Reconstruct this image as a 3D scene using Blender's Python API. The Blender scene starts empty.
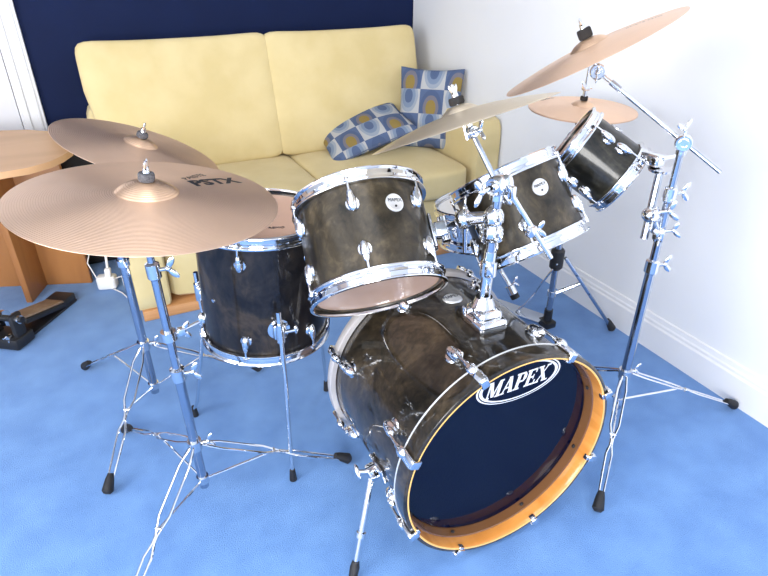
import bpy, bmesh, math, random
from mathutils import Vector, Matrix
random.seed(4)
D2R = math.pi/180
COL = bpy.context.scene.collection
SC = bpy.context.scene

# ---------------------------------------------------------------- camera
cam = bpy.data.objects.new('camera', bpy.data.cameras.new('camera')); COL.objects.link(cam)
pitch, yaw, roll = 0.51339598, 0.45306354, -0.00271113
fw = Vector((math.sin(yaw)*math.cos(pitch), math.cos(yaw)*math.cos(pitch), -math.sin(pitch)))
rt0 = Vector((math.cos(yaw), -math.sin(yaw), 0)); up0 = rt0.cross(fw)
rt = rt0*math.cos(roll)+up0*math.sin(roll); up = -rt0*math.sin(roll)+up0*math.cos(roll)
cam.matrix_world = Matrix(((rt.x, up.x, -fw.x, 0), (rt.y, up.y, -fw.y, 0), (rt.z, up.z, -fw.z, 1.36), (0, 0, 0, 1)))
cam.data.sensor_width = 36; cam.data.lens = 585.75/768*36; cam.data.clip_start = .02
SC.camera = cam
# ---------------------------------------------------------------- world, lights, exposure
w = bpy.data.worlds.new('sky'); SC.world = w; w.use_nodes = True
bg = w.node_tree.nodes['Background']; bg.inputs[0].default_value = (.90, .95, 1.0, 1); bg.inputs[1].default_value = 3.0
def area(name, loc, tgt, sx, sy, power, col):
    l = bpy.data.lights.new(name, 'AREA'); l.shape = 'RECTANGLE'; l.size = sx; l.size_y = sy; l.energy = power; l.color = col
    o = bpy.data.objects.new(name, l); COL.objects.link(o); o.location = loc
    o.rotation_euler = (Vector(tgt)-Vector(loc)).to_track_quat('-Z', 'Y').to_euler(); return o
area('window_daylight_front', (-1.1, -2.12, 1.45), (.1, 0, .9), 1.4, 1.3, 95, (1.0, .985, .97))
area('window_daylight_left', (-2.12, .5, 1.45), (0, .6, 1.2), 1.6, 1.3, 50, (1.0, .985, .97))
area('ambient_fill', (.2, .6, 2.36), (.2, .6, 0), .9, .9, 8, (1, .97, .92))  # unseen lamp added as ambient fill
SC.view_settings.view_transform = 'Standard'; SC.view_settings.look = 'None'
SC.view_settings.gamma = 1; SC.view_settings.use_curve_mapping = False
SC.view_settings.exposure = 0.16

# ---------------------------------------------------------------- materials
def mat(name, col, rough=.5, metal=0, **kw):
    m = bpy.data.materials.new(name); m.use_nodes = True; b = m.node_tree.nodes['Principled BSDF']
    b.inputs['Base Color'].default_value = (*col, 1); b.inputs['Roughness'].default_value = rough; b.inputs['Metallic'].default_value = metal
    for k, v in kw.items(): b.inputs[k.replace('_', ' ')].default_value = v
    return m
def N(m, t, **kw):
    n = m.node_tree.nodes.new(t)
    for k, v in kw.items():
        if isinstance(k, str) and hasattr(n, k): setattr(n, k, v)
        else: n.inputs[k].default_value = v
    return n
def LK(m, a, b): m.node_tree.links.new(a, b)
def noise_mat(name, c1, c2, scale, rough, bump=0, bscale=None, stretch=(1, 1, 1), detail=4, metal=0, dist=0, p0=.35, p1=.65, **kw):
    m = mat(name, c1, rough, metal, **kw); b = m.node_tree.nodes['Principled BSDF']
    tc = N(m, 'ShaderNodeTexCoord'); mp = N(m, 'ShaderNodeMapping'); mp.inputs['Scale'].default_value = stretch
    LK(m, tc.outputs['Object'], mp.inputs[0])
    nz = N(m, 'ShaderNodeTexNoise'); nz.inputs['Scale'].default_value = scale; nz.inputs['Detail'].default_value = detail; nz.inputs['Distortion'].default_value = dist
    LK(m, mp.outputs[0], nz.inputs[0])
    rp = N(m, 'ShaderNodeValToRGB'); rp.color_ramp.elements[0].position = p0; rp.color_ramp.elements[1].position = p1
    rp.color_ramp.elements[0].color = (*c1, 1); rp.color_ramp.elements[1].color = (*c2, 1)
    LK(m, nz.outputs[0], rp.inputs[0]); LK(m, rp.outputs[0], b.inputs['Base Color'])
    if bump:
        n2 = N(m, 'ShaderNodeTexNoise'); n2.inputs['Scale'].default_value = bscale or scale*8; n2.inputs['Detail'].default_value = 3
        LK(m, tc.outputs['Object'], n2.inputs[0])
        bp = N(m, 'ShaderNodeBump'); bp.inputs['Strength'].default_value = bump; bp.inputs['Distance'].default_value = .004
        LK(m, n2.outputs[0], bp.inputs['Height']); LK(m, bp.outputs[0], b.inputs['Normal'])
    return m
CARPET = noise_mat('blue_carpet', (.105, .245, .545), (.150, .315, .64), 9, .95, .6, 420, p0=.3, p1=.7, Sheen_Weight=.25)
NAVY = noise_mat('navy_paint', (.0025, .0090, .046), (.003, .011, .054), 3, .7, .05, 90, Specular_IOR_Level=.2)
WHITE = noise_mat('white_paint', (.82, .83, .85), (.84, .85, .87), 3, .6, .03, 60)
CEIL = mat('ceiling_paint', (.85, .85, .85), .8)
GLOSSW = mat('white_gloss_paint', (.84, .84, .85), .3)
DOORW = mat('white_door_paint', (.80, .80, .83), .4)
YELLOW = noise_mat('yellow_fabric', (.655, .52, .245), (.725, .59, .305), 5, .9, .35, 500, Sheen_Weight=.15)
YPIPE = mat('yellow_piping', (.66, .55, .26), .85)
PLINTH = noise_mat('plinth_wood', (.50, .24, .09), (.60, .30, .12), 6, .5, stretch=(1, 12, 12))
DESKW = noise_mat('orange_wood', (.31, .12, .035), (.42, .18, .055), 5, .45, stretch=(1.5, 1.5, .25), detail=6, dist=.6)
CHROME = mat('chrome', (.78, .79, .81), .08, 1)
CHROME2 = mat('brushed_steel', (.46, .50, .57), .14, 1)
BLACKP = mat('black_plastic', (.012, .012, .014), .45)
RUBBER = mat('black_rubber', (.010, .010, .012), .6)
FELT = noise_mat('grey_felt', (.05, .05, .06), (.12, .12, .13), 300, .95)
FELTB = mat('black_felt', (.02, .018, .018), .95)
WHITEP = mat('white_plastic', (.8, .8, .8), .4)
SATIN = mat('satin_silver', (.62, .58, .56), .35, .35)
BROWNREFL = mat('brown_hoop_reflection', (.17, .075, .028), .22, 0, Coat_Weight=.4)  # brown of the hoop lining as mirrored in the glossy head
BADGE = mat('silver_badge', (.80, .80, .80), .3, .5)
INK = mat('black_print', (.02, .02, .022), .4)
BROWNINK = mat('faint_brown_print', (.30, .23, .18), .5)
GREYINK = mat('grey_print', (.16, .14, .13), .5)
REDINK = mat('red_print', (.25, .06, .02), .5)
LOGOW = mat('white_print', (.85, .86, .88), .4)
AMBER = noise_mat('amber_maple', (.66, .25, .045), (.78, .33, .075), 7, .22, stretch=(1, 1, 6), Coat_Weight=.6)
AMBEDGE = mat('amber_edge', (.85, .50, .14), .3)
HEADTAN = noise_mat('smoky_drumhead', (.60, .38, .27), (.66, .43, .31), 5, .22, Specular_IOR_Level=.5)
HEADWHITE = mat('coated_drumhead', (.78, .76, .72), .6)
HEADNAVY = mat('gloss_black_drumhead', (.0012, .0025, .014), .03, Specular_IOR_Level=.20)
PEDALT = noise_mat('pedal_board', (.25, .17, .11), (.33, .23, .15), 30, .5)

DESKTOP = noise_mat('lit_orange_wood', (.55, .30, .13), (.63, .36, .17), 4, .4, stretch=(.3, 2, 1), detail=5, dist=.5)  # desk wood in a lighter copy, for the light on its top
def burl(name, c1, c2, c3, stretch, sc=5, coat=1.0, cr=.05, sp=.3):
    m = mat(name, c1, .35, 0, Coat_Weight=coat, Coat_Roughness=cr, Specular_IOR_Level=sp)
    b = m.node_tree.nodes['Principled BSDF']
    tc = N(m, 'ShaderNodeTexCoord'); mp = N(m, 'ShaderNodeMapping'); mp.inputs['Scale'].default_value = stretch
    LK(m, tc.outputs['Object'], mp.inputs[0])
    a = N(m, 'ShaderNodeTexNoise'); a.inputs['Scale'].default_value = sc; a.inputs['Detail'].default_value = 7; a.inputs['Distortion'].default_value = 1.6; a.inputs['Roughness'].default_value = .65
    f = N(m, 'ShaderNodeTexNoise'); f.inputs['Scale'].default_value = sc*9; f.inputs['Detail'].default_value = 4; f.inputs['Distortion'].default_value = .8
    LK(m, mp.outputs[0], a.inputs[0]); LK(m, mp.outputs[0], f.inputs[0])
    mx = N(m, 'ShaderNodeMath'); mx.operation = 'MULTIPLY_ADD'; mx.inputs[1].default_value = .3
    LK(m, f.outputs[0], mx.inputs[0]); LK(m, a.outputs[0], mx.inputs[2])
    rp = N(m, 'ShaderNodeValToRGB'); e = rp.color_ramp.elements
    e[0].position = .52; e[0].color = (*c1, 1); e[1].position = .80; e[1].color = (*c3, 1)
    x = e.new(.66); x.color = (*c2, 1)
    LK(m, mx.outputs[0], rp.inputs[0]); LK(m, rp.outputs[0], b.inputs['Base Color'])
    return m
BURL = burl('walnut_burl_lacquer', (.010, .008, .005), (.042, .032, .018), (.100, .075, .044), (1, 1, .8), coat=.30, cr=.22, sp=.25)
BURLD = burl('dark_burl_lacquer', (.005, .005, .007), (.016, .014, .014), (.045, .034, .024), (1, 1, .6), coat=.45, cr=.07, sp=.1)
BURLT = burl('brown_green_burl_lacquer', (.006, .006, .005), (.026, .024, .017), (.070, .062, .042), (1, 1, .8), 6, coat=.5, cr=.10, sp=.2)  # dark brown-green burl of the smallest tom
BURLB = burl('walnut_burl_bass', (.006, .005, .003), (.024, .018, .011), (.062, .045, .026), (1, 1, 1), 5, coat=1, cr=.03, sp=.12)

def bronze(name, col, rough=.42, aniso=.55, bump=.35):
    m = mat(name, col, rough, .88); b = m.node_tree.nodes['Principled BSDF']
    b.inputs['Anisotropic'].default_value = aniso; b.inputs['Anisotropic Rotation'].default_value = .25
    tg = N(m, 'ShaderNodeTangent'); tg.direction_type = 'RADIAL'; tg.axis = 'Z'; LK(m, tg.outputs[0], b.inputs['Tangent'])
    tc = N(m, 'ShaderNodeTexCoord'); sp = N(m, 'ShaderNodeSeparateXYZ'); LK(m, tc.outputs['Object'], sp.inputs[0])
    cb = N(m, 'ShaderNodeCombineXYZ'); LK(m, sp.outputs[0], cb.inputs[0]); LK(m, sp.outputs[1], cb.inputs[1])
    ln = N(m, 'ShaderNodeVectorMath'); ln.operation = 'LENGTH'; LK(m, cb.outputs[0], ln.inputs[0])
    k = N(m, 'ShaderNodeMath'); k.operation = 'MULTIPLY'; k.inputs[1].default_value = 1400; LK(m, ln.outputs['Value'], k.inputs[0])
    s = N(m, 'ShaderNodeMath'); s.operation = 'SINE'; LK(m, k.outputs[0], s.inputs[0])
    bp = N(m, 'ShaderNodeBump'); bp.inputs['Strength'].default_value = bump; bp.inputs['Distance'].default_value = .0006
    LK(m, s.outputs[0], bp.inputs['Height']); LK(m, bp.outputs[0], b.inputs['Normal'])
    nz = N(m, 'ShaderNodeTexNoise'); nz.inputs['Scale'].default_value = 14; nz.inputs['Detail'].default_value = 3; LK(m, tc.outputs['Object'], nz.inputs[0])
    rp = N(m, 'ShaderNodeValToRGB'); rp.color_ramp.elements[0].color = (*[c*.92 for c in col], 1); rp.color_ramp.elements[1].color = (*[min(1, c*1.06) for c in col], 1)
    LK(m, nz.outputs[0], rp.inputs[0]); LK(m, rp.outputs[0], b.inputs['Base Color'])
    return m
BRONZE = bronze('red_bronze', (.95, .66, .46))
BRONZEB = bronze('bell_bronze', (.86, .58, .38), .36)
BRONZEG = bronze('golden_bronze', (.74, .62, .45), .36)
BRONZEO = bronze('orange_bronze', (.70, .43, .22), .38)

def pattern_mat():
    m = mat('retro_print_fabric', (.3, .35, .5), .9); b = m.node_tree.nodes['Principled BSDF']
    def M(op, a, bb=None, c=None):
        n = N(m, 'ShaderNodeMath'); n.operation = op
        for i, x in enumerate((a, bb, c)):
            if x is None: continue
            if isinstance(x, (int, float)): n.inputs[i].default_value = x
            else: LK(m, x, n.inputs[i])
        return n.outputs[0]
    tc = N(m, 'ShaderNodeTexCoord'); sp = N(m, 'ShaderNodeSeparateXYZ'); LK(m, tc.outputs['Object'], sp.inputs[0])
    X = M('MULTIPLY_ADD', sp.outputs[0], 8.0, 20.35); Y = M('MULTIPLY_ADD', sp.outputs[1], 8.2, 20.2)
    ci = M('FLOOR', X); ri = M('FLOOR', Y)
    par = M('MODULO', M('ADD', ci, ri), 2)
    u = M('SUBTRACT', M('FRACT', X), .5); v = M('SUBTRACT', M('FRACT', Y), M('MULTIPLY_ADD', par, .46, .24))
    ew = M('MULTIPLY_ADD', M('ABSOLUTE', v), -.30, 1.0)
    d = M('SQRT', M('ADD', M('POWER', M('ABSOLUTE', M('MULTIPLY', u, M('DIVIDE', 2.0, ew))), 2.4), M('POWER', M('ABSOLUTE', M('MULTIPLY', v, 1.30)), 2.4)))
    def ramp(stops):
        r = N(m, 'ShaderNodeValToRGB'); r.color_ramp.interpolation = 'CONSTANT'; e = r.color_ramp.elements
        e[0].position = 0; e[0].color = (*stops[0][1], 1); e[1].position = stops[1][0]; e[1].color = (*stops[1][1], 1)
        for p, c in stops[2:]: x = e.new(p); x.color = (*c, 1)
        LK(m, d, r.inputs[0]); return r.outputs[0]
    r1 = ramp([(0, (.27, .19, .05)), (.36, (.17, .16, .19)), (.62, (.07, .105, .20)), (.95, (.085, .125, .23))])
    r2 = ramp([(0, (.085, .125, .23)), (.30, (.19, .25, .35)), (.58, (.30, .34, .40)), (.84, (.46, .46, .45))])
    mx = N(m, 'ShaderNodeMix'); mx.data_type = 'RGBA'; LK(m, par, mx.inputs['Factor']); LK(m, r1, mx.inputs['A']); LK(m, r2, mx.inputs['B'])
    LK(m, mx.outputs['Result'], b.inputs['Base Color'])
    return m
PATTERN = pattern_mat()

# ---------------------------------------------------------------- mesh helpers
def V(*a): return Vector(a[0]) if len(a) == 1 else Vector(a)
def basis(d):
    d = V(d).normalized(); a = Vector((0, 0, 1)) if abs(d.z) < .9 else Vector((1, 0, 0))
    u = a.cross(d).normalized(); return u, d.cross(u), d
class MB:
    def __init__(s): s.bm = bmesh.new()
    def ring(s, c, u, v, r, n, r2=None):
        r2 = r if r2 is None else r2
        return [s.bm.verts.new(V(c)+u*(r*math.cos(2*math.pi*i/n))+v*(r2*math.sin(2*math.pi*i/n))) for i in range(n)]
    def bridge(s, a, b):
        n = len(a)
        for i in range(n): s.bm.faces.new((a[i], a[(i+1) % n], b[(i+1) % n], b[i]))
    def tube(s, pts, r, n=10, caps=True):
        pts = [V(p) for p in pts]; rs = r if isinstance(r, (list, tuple)) else [r]*len(pts)
        t = (pts[1]-pts[0]).normalized(); u, v, _ = basis(t); prev = None
        for i, p in enumerate(pts):
            if 0 < i < len(pts)-1: t2 = ((pts[i+1]-p).normalized()+(p-pts[i-1]).normalized())
            elif i == 0: t2 = pts[1]-p
            else: t2 = p-pts[i-1]
            t2 = t2.normalized() if t2.length > 1e-9 else t
            u = (u-t2*u.dot(t2)).normalized(); v = t2.cross(u)
            rg = s.ring(p, u, v, rs[i], n)
            if prev: s.bridge(prev, rg)
            elif caps: s.bm.faces.new(list(reversed(rg)))
            prev = rg
        if caps: s.bm.faces.new(prev)
        return s
    def cyl(s, a, b, r, r2=None, n=16): return s.tube([a, b], [r, r if r2 is None else r2], n)
    def lathe(s, prof, origin=(0, 0, 0), axis=(0, 0, 1), n=64, closed=False, u=None):
        if u is None: u, v, d = basis(axis)
        else: d = V(axis).normalized(); u = V(u); v = d.cross(u)
        o = V(origin); rings = []
        for r, z in prof:
            if r < 1e-6: rings.append([s.bm.verts.new(o+d*z)])
            else: rings.append(s.ring(o+d*z, u, v, r, n))
        prs = list(zip(rings, rings[1:]))
        if closed: prs.append((rings[-1], rings[0]))
        for a, b in prs:
            if len(a) == 1 and len(b) == 1: continue
            if len(a) == 1:
                for i in range(n): s.bm.faces.new((a[0], b[(i+1) % n], b[i]))
            elif len(b) == 1:
                for i in range(n): s.bm.faces.new((a[i], a[(i+1) % n], b[0]))
            else: s.bridge(a, b)
        return s
    def ell(s, c, ax, ay, az, n=14, m=8):       # ellipsoid with axis vectors
        c, ax, ay, az = V(c), V(ax), V(ay), V(az); prev = None; top = s.bm.verts.new(c+az); bot = s.bm.verts.new(c-az)
        for j in range(1, m):
            t = math.pi*j/m; rg = [s.bm.verts.new(c+az*math.cos(t)+(ax*math.cos(2*math.pi*i/n)+ay*math.sin(2*math.pi*i/n))*math.sin(t)) for i in range(n)]
            if prev: s.bridge(prev, rg)
            else:
                for i in range(n): s.bm.faces.new((top, rg[i], rg[(i+1) % n]))
            prev = rg
        for i in range(n): s.bm.faces.new((prev[(i+1) % n], prev[i], bot))
        return s
    def box(s, c, size, ax=None, bev=.0, seg=2):
        b = bmesh.new(); bmesh.ops.create_cube(b, size=1)
        for q in b.verts: q.co = Vector((q.co.x*size[0], q.co.y*size[1], q.co.z*size[2]))
        if bev: bmesh.ops.bevel(b, geom=list(b.edges), offset=bev, segments=seg, affect='EDGES', profile=.5)
        X, Y, Z = [V(a) for a in ax] if ax else (V(1, 0, 0), V(0, 1, 0), V(0, 0, 1))
        mp = {}
        for q in b.verts: mp[q] = s.bm.verts.new(V(c)+X*q.co.x+Y*q.co.y+Z*q.co.z)
        for f in b.faces: s.bm.faces.new([mp[q] for q in f.verts])
        b.free(); return s
    def soft(s, c, size, ax=None, p=7, puff=(0, 0, 0), n=14, pinch=0):   # rounded upholstery block
        b = bmesh.new(); bmesh.ops.create_cube(b, size=2); bmesh.ops.subdivide_edges(b, edges=list(b.edges), cuts=n, use_grid_fill=True)
        X, Y, Z = [V(a) for a in ax] if ax else (V(1, 0, 0), V(0, 1, 0), V(0, 0, 1)); mp = {}
        for q in b.verts:
            x, y, z = q.co; mxn = max(abs(x), abs(y), abs(z)); pn = (abs(x)**p+abs(y)**p+abs(z)**p)**(1/p); k = mxn/pn
            x, y, z = x*k, y*k, z*k
            if pinch:   # throw pillow: thin at edges
                t = max(0, (1-abs(x)**2.4))*max(0, (1-abs(y)**2.4)); z *= pinch+(1-pinch)*t**.55
                xx = x*(1-.07*(1-y*y)); yy = y*(1-.07*(1-x*x)); x, y = xx, yy
            fx = 1+puff[0]*(1-y*y)*(1-z*z); fy = 1+puff[1]*(1-x*x)*(1-z*z); fz = 1+puff[2]*(1-x*x)*(1-y*y)
            mp[q] = s.bm.verts.new(V(c)+X*(x*fx*size[0]/2)+Y*(y*fy*size[1]/2)+Z*(z*fz*size[2]/2))
        for f in b.faces: s.bm.faces.new([mp[q] for q in f.verts])
        b.free(); return s
    def poly(s, pts, thick):
        fr = [s.bm.verts.new(V(p)) for p in pts]; bk = [s.bm.verts.new(V(p)+V(thick)) for p in pts]
        s.bm.faces.new(fr); s.bm.faces.new(list(reversed(bk))); n = len(fr)
        for i in range(n): s.bm.faces.new((fr[i], bk[i], bk[(i+1) % n], fr[(i+1) % n]))
        return s
    def build(s, name, material, parent=None, world=False, ang=38):
        bmesh.ops.recalc_face_normals(s.bm, faces=list(s.bm.faces))
        if parent is not None and world:
            root = parent
            while root.parent: root = root.parent
            s.bm.transform(TM[root.name].inverted())
        me = bpy.data.meshes.new(name); s.bm.to_mesh(me); s.bm.free(); me.materials.append(material)
        me.polygons.foreach_set('use_smooth', [True]*len(me.polygons)); me.set_sharp_from_angle(angle=ang*D2R)
        o = bpy.data.objects.new(name, me); COL.objects.link(o)
        if parent is not None: o.parent = parent
        return o
TM = {}
def tag(o, label, cat, group=None):
    o['label'] = label; o['category'] = cat
    if group: o['group'] = group
    return o
def thing(name, label, cat, loc=(0, 0, 0), axes=None, group=None):
    o = bpy.data.objects.new(name, None); COL.objects.link(o); o.empty_display_size = .05
    M = Matrix.Translation(V(loc))
    if axes:
        X, Y, Z = [V(a) for a in axes]
        M = Matrix(((X.x, Y.x, Z.x, loc[0]), (X.y, Y.y, Z.y, loc[1]), (X.z, Y.z, Z.z, loc[2]), (0, 0, 0, 1)))
    o.matrix_world = M; TM[o.name] = M; return tag(o, label, cat, group)
def solo(mb, name, material, loc, label, cat, group=None, ang=38):
    mb.bm.transform(Matrix.Translation(-V(loc))); o = mb.build(name, material, ang=ang); o.location = loc; return tag(o, label, cat, group)
def struct(mb, name, material):
    o = mb.build(name, material, ang=20); o['kind'] = 'structure'; return o
def axn(n, ref=(0, 0, 1)):
    n = V(n).normalized(); u = V(ref).cross(n)
    if u.length < 1e-3: u = V(1, 0, 0)
    u.normalize(); return u, n.cross(u), n
def text_mesh(body, size, shear=0, bold=0, extrude=.0004):
    c = bpy.data.curves.new('lettering', 'FONT'); c.body = body; c.size = size; c.shear = shear; c.offset = bold; c.extrude = extrude
    c.align_x = 'CENTER'; c.align_y = 'CENTER'; c.resolution_u = 2
    o = bpy.data.objects.new('lettering_tmp', c); COL.objects.link(o)
    dg = bpy.context.evaluated_depsgraph_get(); me = bpy.data.meshes.new_from_object(o.evaluated_get(dg))
    bpy.data.objects.remove(o); bpy.data.curves.remove(c); return me
def text(name, body, size, parent, X, Y, Z, c, material, **kw):   # X,Y,Z local axes in the parent's frame
    me = text_mesh(body, size, **kw); X, Y, Z = V(X).normalized(), V(Y).normalized(), V(Z).normalized()
    me.transform(Matrix(((X.x, Y.x, Z.x, c[0]), (X.y, Y.y, Z.y, c[1]), (X.z, Y.z, Z.z, c[2]), (0, 0, 0, 1))))
    me.materials.clear(); me.materials.append(material)
    o = bpy.data.objects.new(name, me); COL.objects.link(o); o.parent = parent; return o

# ================================================================ THE ROOM
WX, WY, ZC = 1.80, 3.31, 2.4
struct(MB().box((-.2, .55, -.05), (4.2, 5.72, .1)), 'floor', CARPET)
struct(MB().box((-.2, WY+.05, ZC/2), (4.2, .1, ZC)), 'wall_back', NAVY)
struct(MB().box((WX+.05, .55, ZC/2), (.1, 5.5, ZC)), 'wall_right', WHITE)
struct(MB().box((-.2, .55, ZC+.05), (4.2, 5.72, .1)), 'ceiling', CEIL)
m = MB(); m.box((-2.25, .5, .35), (.1, 5.7, .7)); m.box((-2.25, .5, 2.3), (.1, 5.7, .2)); m.box((-2.25, -1.32, 1.45), (.1, 2.0, 1.5)); m.box((-2.25, 2.33, 1.45), (.1, 2.0, 1.5))
struct(m, 'wall_left', WHITE)
m = MB(); m.box((-.2, -2.25, .35), (4.0, .1, .7)); m.box((-.2, -2.25, 2.3), (4.0, .1, .2)); m.box((-2.0, -2.25, 1.45), (.4, .1, 1.5)); m.box((.7, -2.25, 1.45), (2.2, .1, 1.5))
struct(m, 'wall_front', WHITE)
# skirting with a stepped moulding on the right-hand wall
m = MB(); prof = [(0, 0), (-.018, 0), (-.018, .105), (-.013, .112), (-.013, .122), (-.009, .128), (-.007, .145), (0, .148)]
y0, y1 = -2.2, WY
m.poly([(WX+a, y0, b) for a, b in prof], (0, y1-y0, 0)); struct(m, 'baseboard_right', GLOSSW)
m = MB(); m.poly([(-.2+2.0, WY+a, b) for a, b in prof], (-1.85, 0, 0)); struct(m, 'baseboard_back', NAVY)
# white door lining and door at the left of the navy wall
m = MB(); m.box((-.262, WY-.012, 1.05), (.10, .03, 2.1), bev=.004); m.box((-.288, WY-.030, 1.05), (.03, .016, 2.1), bev=.005); m.box((-.232, WY-.030, 1.05), (.012, .010, 2.1), bev=.004)
struct(m, 'trim_1', GLOSSW)
d = MB().box((-.71, WY-.006, 1.02), (.79, .03, 2.04), bev=.003).build('door_1', DOORW); d['kind'] = 'structure'
m = MB()
for z, h in ((.5, .7), (1.45, .9)): m.box((-.71, WY-.024, z), (.55, .010, h), bev=.004)
m.build('door_panel', DOORW, d)

# ================================================================ SOFA
sofa = thing('sofa', 'pale yellow fabric two-seat sofa against the navy wall behind the drums', 'sofa', (.86, 2.8, 0))
W = dict(parent=sofa, world=True)
MB().box((.87, 2.785, .024), (1.73, .86, .048), bev=.004).build('plinth', PLINTH, **W)
m = MB(); m.soft((.87, 2.77, .19), (1.5, .80, .26), p=16); m.build('seat_base', YELLOW, **W)
m = MB(); m.soft((.865, 3.19, .42), (1.80, .18, .72), p=12, n=18); m.build('back_frame', YELLOW, **W)
for x0 in (-.01, 1.655):
    a = MB().soft((x0+.07, 2.78, .358), (.15, .86, .64), p=16, puff=(.06, 0, 0)).build('armrest', YELLOW, **W)
    p = MB(); xs = (x0+.012, x0+.128)
    for x in xs: p.tube([(x, 2.362, .075), (x, 2.358, .3), (x, 2.362, .60), (x, 2.375, .645)], .0045, 8)
    p.build('piping', YPIPE, a, True)
for cx, wd in ((.51, .752), (1.262, .752)):
    MB().soft((cx, 2.735, .385), (wd, .80, .15), p=9, puff=(0, .01, .10), n=20).build('seat_cushion', YELLOW, **W)
lean = 15*D2R; bx = (V(1, 0, 0), V(0, math.cos(lean), -math.sin(lean)), V(0, math.sin(lean), math.cos(lean)))
for cx, wd in ((.420, .875), (1.255, .855)):
    mb = MB().soft((0, 0, 0), (wd, .19, .60), p=14, puff=(0, .30, .0), n=22)
    for q in mb.bm.verts:
        t = (q.co.z/.30); q.co.x += (-.5*(q.co.x < 0 and cx < 1)+0)*-.09*max(0, -t+.3); q.co.z += .014*(abs(q.co.x)/(wd/2))**3*(t > 0)
    mb.bm.transform(Matrix(((1, 0, 0, cx), (0, bx[1].y, bx[2].y, 3.075), (0, bx[1].z, bx[2].z, .728), (0, 0, 0, 1))))
    c = mb.build('back_cushion', YELLOW, **W)
def throw(label, c, X, Y, w_, h_, t_):
    X = V(X).normalized(); Y = V(Y); Y = (Y-X*Y.dot(X)).normalized(); Z = X.cross(Y)
    t = thing('throw_cushion', label, 'cushion', c, (X, Y, Z), 'patterned cushions on the sofa')
    MB().soft((0, 0, 0), (w_, h_, t_), p=40, n=24, pinch=.07).build('cover', PATTERN, t)
    pts = []
    for i in range(81):
        a = i/80*4; k = int(a) % 4; f = (a-int(a))*2-1
        x, y = [(f, -1), (1, f), (-f, 1), (-1, -f)][k]
        pts.append((x*(1-.07*(1-y*y))*w_/2*.985, y*(1-.07*(1-x*x))*h_/2*.985, 0))
    MB().tube(pts, .004, 8, caps=False).build('piping', PIPEBLUE, t)
PIPEBLUE = mat('blue_piping', (.10, .13, .24), .8)
throw('blue, white and mustard patterned cushion slumped flat on the seat', (1.275, 2.860, .560), (.93, -.12, .30), (-.10, .96, .17), .48, .38, .115)
throw('blue, white and mustard patterned cushion propped upright in the right corner', (1.615, 2.76, .655), (.72, -.66, .0), (.12, .22, .95), .34, .42, .13)

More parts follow.
